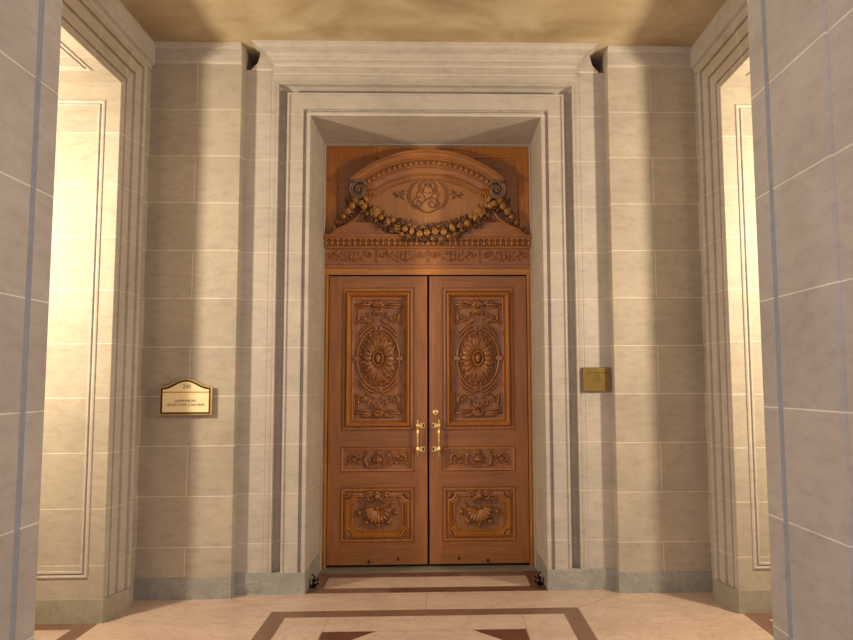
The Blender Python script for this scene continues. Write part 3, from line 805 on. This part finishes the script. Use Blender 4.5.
# garland: a dark bed of leaves with separate fruits
def fruit_obj(kind, r):
    m = MB()
    if kind == 'round':
        m.ball((0, 0, 0), r, r, r, 12, 8); m.ball((0, -r * .96, 0), r * .22, r * .15, r * .22, 6, 4)
    elif kind == 'long':
        m.ball((0, 0, 0), r * .78, r * .85, r * 1.25, 12, 8); m.ball((0, 0, r * 1.25), r * .2, r * .2, r * .3, 6, 4)
    elif kind == 'flower':
        for k in range(6): m.leaf(0, 0, k * PI / 3, r * 1.25, r * .95, .0, r * .5)
        for k in range(6): m.leaf(0, 0, k * PI / 3 + .5, r * .8, r * .6, -r * .25, r * .4)
        m.ball((0, -r * .6, 0), r * .3, r * .25, r * .3, 8, 5)
    elif kind == 'grapes':
        for i in range(9):
            a = i * 2.4; q_ = .22 * math.sqrt(i) * r * 1.3
            m.ball((q_ * math.cos(a), -.3 * r + q_ * .4, q_ * math.sin(a)), r * .32, r * .32, r * .32, 7, 5)
    me = m.build('fruit', M_GOLD)
    return me
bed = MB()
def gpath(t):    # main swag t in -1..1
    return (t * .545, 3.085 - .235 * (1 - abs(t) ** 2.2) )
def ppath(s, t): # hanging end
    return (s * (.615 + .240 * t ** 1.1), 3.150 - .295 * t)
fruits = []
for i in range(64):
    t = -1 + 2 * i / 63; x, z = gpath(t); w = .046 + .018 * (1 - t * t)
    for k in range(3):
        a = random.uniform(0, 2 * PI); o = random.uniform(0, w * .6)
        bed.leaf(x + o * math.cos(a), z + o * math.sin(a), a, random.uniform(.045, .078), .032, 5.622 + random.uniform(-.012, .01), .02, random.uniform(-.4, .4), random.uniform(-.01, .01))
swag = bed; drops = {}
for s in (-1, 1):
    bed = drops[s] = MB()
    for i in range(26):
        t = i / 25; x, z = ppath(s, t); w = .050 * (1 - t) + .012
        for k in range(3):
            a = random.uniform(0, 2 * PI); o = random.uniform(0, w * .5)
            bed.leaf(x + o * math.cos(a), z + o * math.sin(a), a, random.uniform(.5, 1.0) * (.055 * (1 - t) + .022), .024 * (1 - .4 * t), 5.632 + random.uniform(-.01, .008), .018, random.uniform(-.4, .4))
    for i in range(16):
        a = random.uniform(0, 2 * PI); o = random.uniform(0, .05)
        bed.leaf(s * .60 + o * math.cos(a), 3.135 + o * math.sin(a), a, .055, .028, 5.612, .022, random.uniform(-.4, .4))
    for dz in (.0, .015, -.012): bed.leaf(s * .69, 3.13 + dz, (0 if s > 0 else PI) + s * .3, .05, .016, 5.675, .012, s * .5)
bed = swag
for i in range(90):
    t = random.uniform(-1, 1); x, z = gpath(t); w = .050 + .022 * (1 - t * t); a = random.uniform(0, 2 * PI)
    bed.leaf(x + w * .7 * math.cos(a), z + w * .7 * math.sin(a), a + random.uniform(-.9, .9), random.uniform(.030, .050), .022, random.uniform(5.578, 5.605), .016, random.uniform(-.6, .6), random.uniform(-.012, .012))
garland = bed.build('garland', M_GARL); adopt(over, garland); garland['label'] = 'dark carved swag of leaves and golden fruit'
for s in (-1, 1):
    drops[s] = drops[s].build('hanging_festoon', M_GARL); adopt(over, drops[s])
kinds = ['round', 'flower', 'round', 'long', 'grapes', 'round', 'long', 'round']
protos = {k: fruit_obj(k, 1.0) for k in ('round', 'long', 'flower', 'grapes')}
usedp = set()
def put(kind, x, y, z, r, rot, par=None):
    p = protos[kind]
    if kind in usedp: o = p.copy(); COL.objects.link(o)
    else: o = p; usedp.add(kind)
    o.name = 'flower' if kind == 'flower' else ('grape_cluster' if kind == 'grapes' else 'fruit')
    o.parent = par or garland; o.location = (x, y, z); o.scale = (r, r * .8, r); o.rotation_euler = (0, rot, 0)
n = 17
for i in range(n):
    t = -1 + 2 * i / (n - 1); x, z = gpath(t); big = random.uniform(.020, .032) + .006 * (1 - t * t)
    put(kinds[i % 8] if i != 8 else 'round', x + random.uniform(-.008, .008), 5.588, z + random.uniform(-.016, .016), big, random.uniform(-.6, .6))
for i in range(n - 1):
    t = -1 + 2 * (i + .5) / (n - 1); x, z = gpath(t)
    for s in (-1, 1):
        put(('round', 'grapes', 'round', 'flower')[(i + (s > 0)) % 4], x + random.uniform(-.012, .012), 5.604, z + s * (.036 + .016 * (1 - t * t)), random.uniform(.014, .027), random.uniform(-1, 1))
for s in (-1, 1):
    for i, t in enumerate((.05, .2, .36, .52, .68, .84, .97)):
        x, z = ppath(s, t); put(('long', 'round', 'flower', 'round', 'grapes', 'round', 'round')[i], x, 5.610 + .02 * t, z, .030 * (1 - t) + .009, s * .6, drops[s])
    put('flower', s * .455, 5.586, 3.030, .042, .3); put('round', s * .575, 5.585, 3.105, .028, 0); put('long', s * .535, 5.585, 3.145, .026, s * .5)
for k, p in protos.items():
    if k == 'grapes' or k == 'round': pass

# ------------------------------------------------------------------ text helper
def text_mesh(name, s, size, x, y, z, mat, parent, ext=.0008, sx=1.0):
    cu = bpy.data.curves.new(name, 'FONT'); cu.body = s; cu.size = size; cu.align_x = 'CENTER'; cu.align_y = 'CENTER'; cu.extrude = ext
    t = bpy.data.objects.new(name, cu); COL.objects.link(t)
    bpy.context.view_layer.update()
    dg = bpy.context.evaluated_depsgraph_get()
    me = bpy.data.meshes.new_from_object(t.evaluated_get(dg)); bpy.data.objects.remove(t); bpy.data.curves.remove(cu)
    me.transform(Matrix.Translation((x, y, z)) @ Matrix.Rotation(PI / 2, 4, 'X') @ Matrix.Diagonal((sx, 1, 1, 1)))
    me.materials.clear(); me.materials.append(mat)
    o = bpy.data.objects.new(name, me); COL.objects.link(o); adopt(parent, o); return o

# ------------------------------------------------------------------ room sign (left)
SX = -1.772; sg = empty('room_sign', (SX, YW, 1.43), label='arched cream and dark bronze room sign reading 250 on the left stone wall', category='sign')
def sign_outline(d):
    w = .193 - d; zb = 1.324 + d; zs = 1.536 - d * .9; zt = 1.596 - d
    pts = [(SX - w, zb), (SX + w, zb), (SX + w, zs)]
    for i in range(1, 16):
        u = i / 16; x = w - 2 * w * u; k = abs(x) / w
        f = (1 + math.cos(PI * min(k / .97, 1))) / 2
        pts.append((SX + x, zs + (zt - zs) * f))
    pts.append((SX - w, zs)); return pts
y0 = YW - .020
m = MB(); O = [(sign_outline(.01), YW), (sign_outline(.01), y0), (sign_outline(0), y0), (sign_outline(0), y0 - .014), (sign_outline(.004), y0 - .018), (sign_outline(.011), y0 - .018), (sign_outline(.012), y0 - .015)]
m.grid([[(p[0], y, p[1]) for p in ol] for ol, y in O], closed_v=True, smooth=False)
adopt(sg, m.build('rim', M_SIGNGOLD))
m = MB(); O = [(sign_outline(.0115), y0 - .010), (sign_outline(.0115), y0 - .0162), (sign_outline(.0235), y0 - .0150), (sign_outline(.024), y0 - .011)]
m.grid([[(p[0], y, p[1]) for p in ol] for ol, y in O], closed_v=True, smooth=False)
adopt(sg, m.build('border', M_SIGNDARK))
m = MB(); m.prism(sign_outline(.023), 'y', y0 - .0125, y0 - .001); adopt(sg, m.build('face_plate', M_SIGNFACE))
m = MB(); m.box(SX - .175, SX + .175, y0 - .0140, y0 - .0124, 1.491, 1.498); adopt(sg, m.build('divider_line', M_SIGNLINE))
text_mesh('room_number', '250', .040, SX + .005, y0 - .0128, 1.535, M_SIGNTXT, sg)
text_mesh('lettering', "SUPERVISORS'", .025, SX, y0 - .0128, 1.430, M_SIGNTXT, sg, sx=1.05)
text_mesh('lettering', 'LEGISLATIVE CHAMBER', .0255, SX, y0 - .0128, 1.401, M_SIGNTXT, sg, sx=1.05)

# ------------------------------------------------------------------ brass plaque (right)
px = 1.2995; py = YO + .003
pq = empty('brass_plaque', (px, py, 1.574), label='square tarnished brass plaque on the stone strip right of the door', category='plaque')
m = MB(); rings(m, px - .104, px + .104, 1.483, 1.666, [(0, 0), (0, .026), (.003, .029), (.010, .029)], py)
adopt(pq, m.build('plate', M_PLAQUE))
m = MB(); m.box(px - .078, px + .086, py - .0300, py - .0285, 1.620, 1.626)
adopt(pq, m.build('engraved_line', M_PLAQUETXT))
text_mesh('engraved_lettering', 'THE', .022, px + .002, py - .0292, 1.600, M_PLAQUETXT, pq)
text_mesh('engraved_lettering', 'CHAMBER', .014, px, py - .0292, 1.580, M_PLAQUETXT, pq)
text_mesh('engraved_lettering', 'OF THE BOARD', .013, px, py - .0292, 1.560, M_PLAQUETXT, pq)

# ------------------------------------------------------------------ iron door holders
def holder(sx, label, x, y):
    e = empty('door_holder', (x, y, 0), label=label, category='door holder')
    m = MB(); m.box(x - .028, x + .028, y - .055, y + .055, .0012, .012)
    e.scale = (.72, .72, .78)
    adopt(e, m.build('base_plate', M_IRON))
    m = MB()
    m.tube([(x, y, .01), (x, y, .045), (x - sx * .004, y, .07), (x - sx * .015, y - .004, .090), (x - sx * .005, y - .006, .112), (x + sx * .014, y - .006, .118)], lambda q_: .011 * (1 - .35 * q_), 10)
    m.ball((x, y, .062), .017, .017, .016)
    adopt(e, m.build('post', M_IRON))
    for z, L in ((.066, .052), (.024, .050)):
        m = MB(); m.tube([(x, y - .01, z), (x - sx * L * .6, y - .022, z - .004), (x - sx * L, y - .024, z + .010)], lambda q_: .009 * (1 - .3 * q_), 8)
        m.ball((x - sx * L, y - .024, z + .012), .011, .011, .011, 8, 5)
        adopt(e, m.build('hook', M_IRON))
    m = MB(); m.tube([(x + sx * .004, y - .02, .02), (x + sx * .028, y - .03, .018), (x + sx * .040, y - .02, .045), (x + sx * .030, y, .066)], .007, 8)
    adopt(e, m.build('lever', M_IRON))
holder(-1, 'small black iron door holder on the floor at the left jamb', -.874, 5.20)
holder(1, 'small black iron door holder on the floor at the right jamb', .868, 5.19)

# ------------------------------------------------------------------ light
def area(name, loc, target, size, power, col, shape='DISK', size_y=None):
    l = bpy.data.lights.new(name, 'AREA'); l.energy = power; l.color = col; l.size = size; l.shape = shape
    if size_y: l.size_y = size_y
    o = bpy.data.objects.new(name, l); COL.objects.link(o); o.location = loc
    o.rotation_euler = (Vector(target) - Vector(loc)).to_track_quat('-Z', 'Y').to_euler(); return o
def lamp(name, loc, r, power, col):
    # shaded wall lamp in the side passage, throwing its light into the vestibule
    l = bpy.data.lights.new(name, 'SPOT'); l.energy = power; l.color = col; l.shadow_soft_size = r
    l.spot_size = math.radians(172); l.spot_blend = .45
    o = bpy.data.objects.new(name, l); COL.objects.link(o); o.location = loc
    o.rotation_euler = (Vector((0, 4.4, loc[2] + .15)) - Vector(loc)).to_track_quat('-Z', 'Y').to_euler(); return o
WARM = (1.0, .85, .61)
lamp('passage_lamp', (-3.25, 3.24, 2.60), .12, 330, WARM)
lamp('passage_lamp', (3.25, 3.24, 2.60), .12, 330, WARM)
for sx in (-1, 1):      # added warm fill light, brightening the lower part of each passage
    l = bpy.data.lights.new('passage_fill', 'POINT'); l.energy = 16; l.color = (1.0, .74, .38); l.shadow_soft_size = .22
    o = bpy.data.objects.new('passage_fill', l); COL.objects.link(o); o.location = (sx * 3.2, 3.3, 1.45)
w = bpy.data.worlds.new('rotunda_light'); scene.world = w; w.use_nodes = True
bg = w.node_tree.nodes['Background']; bg.inputs[0].default_value = (.88, .84, .94, 1); bg.inputs[1].default_value = 1.25

# ------------------------------------------------------------------ camera
th, ph, ro = math.radians(4.509), math.radians(-1.6164), math.radians(-.2956)
f = Vector((-math.sin(ph) * math.cos(th), math.cos(ph) * math.cos(th), math.sin(th)))
r = Vector((math.cos(ph), math.sin(ph), 0)); u = r.cross(f)
R2 = math.cos(ro) * r + math.sin(ro) * u; U2 = -math.sin(ro) * r + math.cos(ro) * u
cam = bpy.data.cameras.new('camera'); co = bpy.data.objects.new('camera', cam); COL.objects.link(co)
mat = Matrix((R2, U2, -f)).transposed().to_4x4(); mat.translation = Vector((.106, 0, 1.55)); co.matrix_world = mat
cam.sensor_fit = 'HORIZONTAL'; cam.sensor_width = 36; cam.lens = 656.43 / 853 * 36
cam.shift_x = -(458.89 - 426.5) / 853; cam.shift_y = (331.43 - 320) / 853
cam.clip_start = .05
scene.camera = co
vs = scene.view_settings; vs.view_transform = 'Standard'; vs.look = 'None'; vs.gamma = 1; vs.exposure = 0.0; vs.use_curve_mapping = False
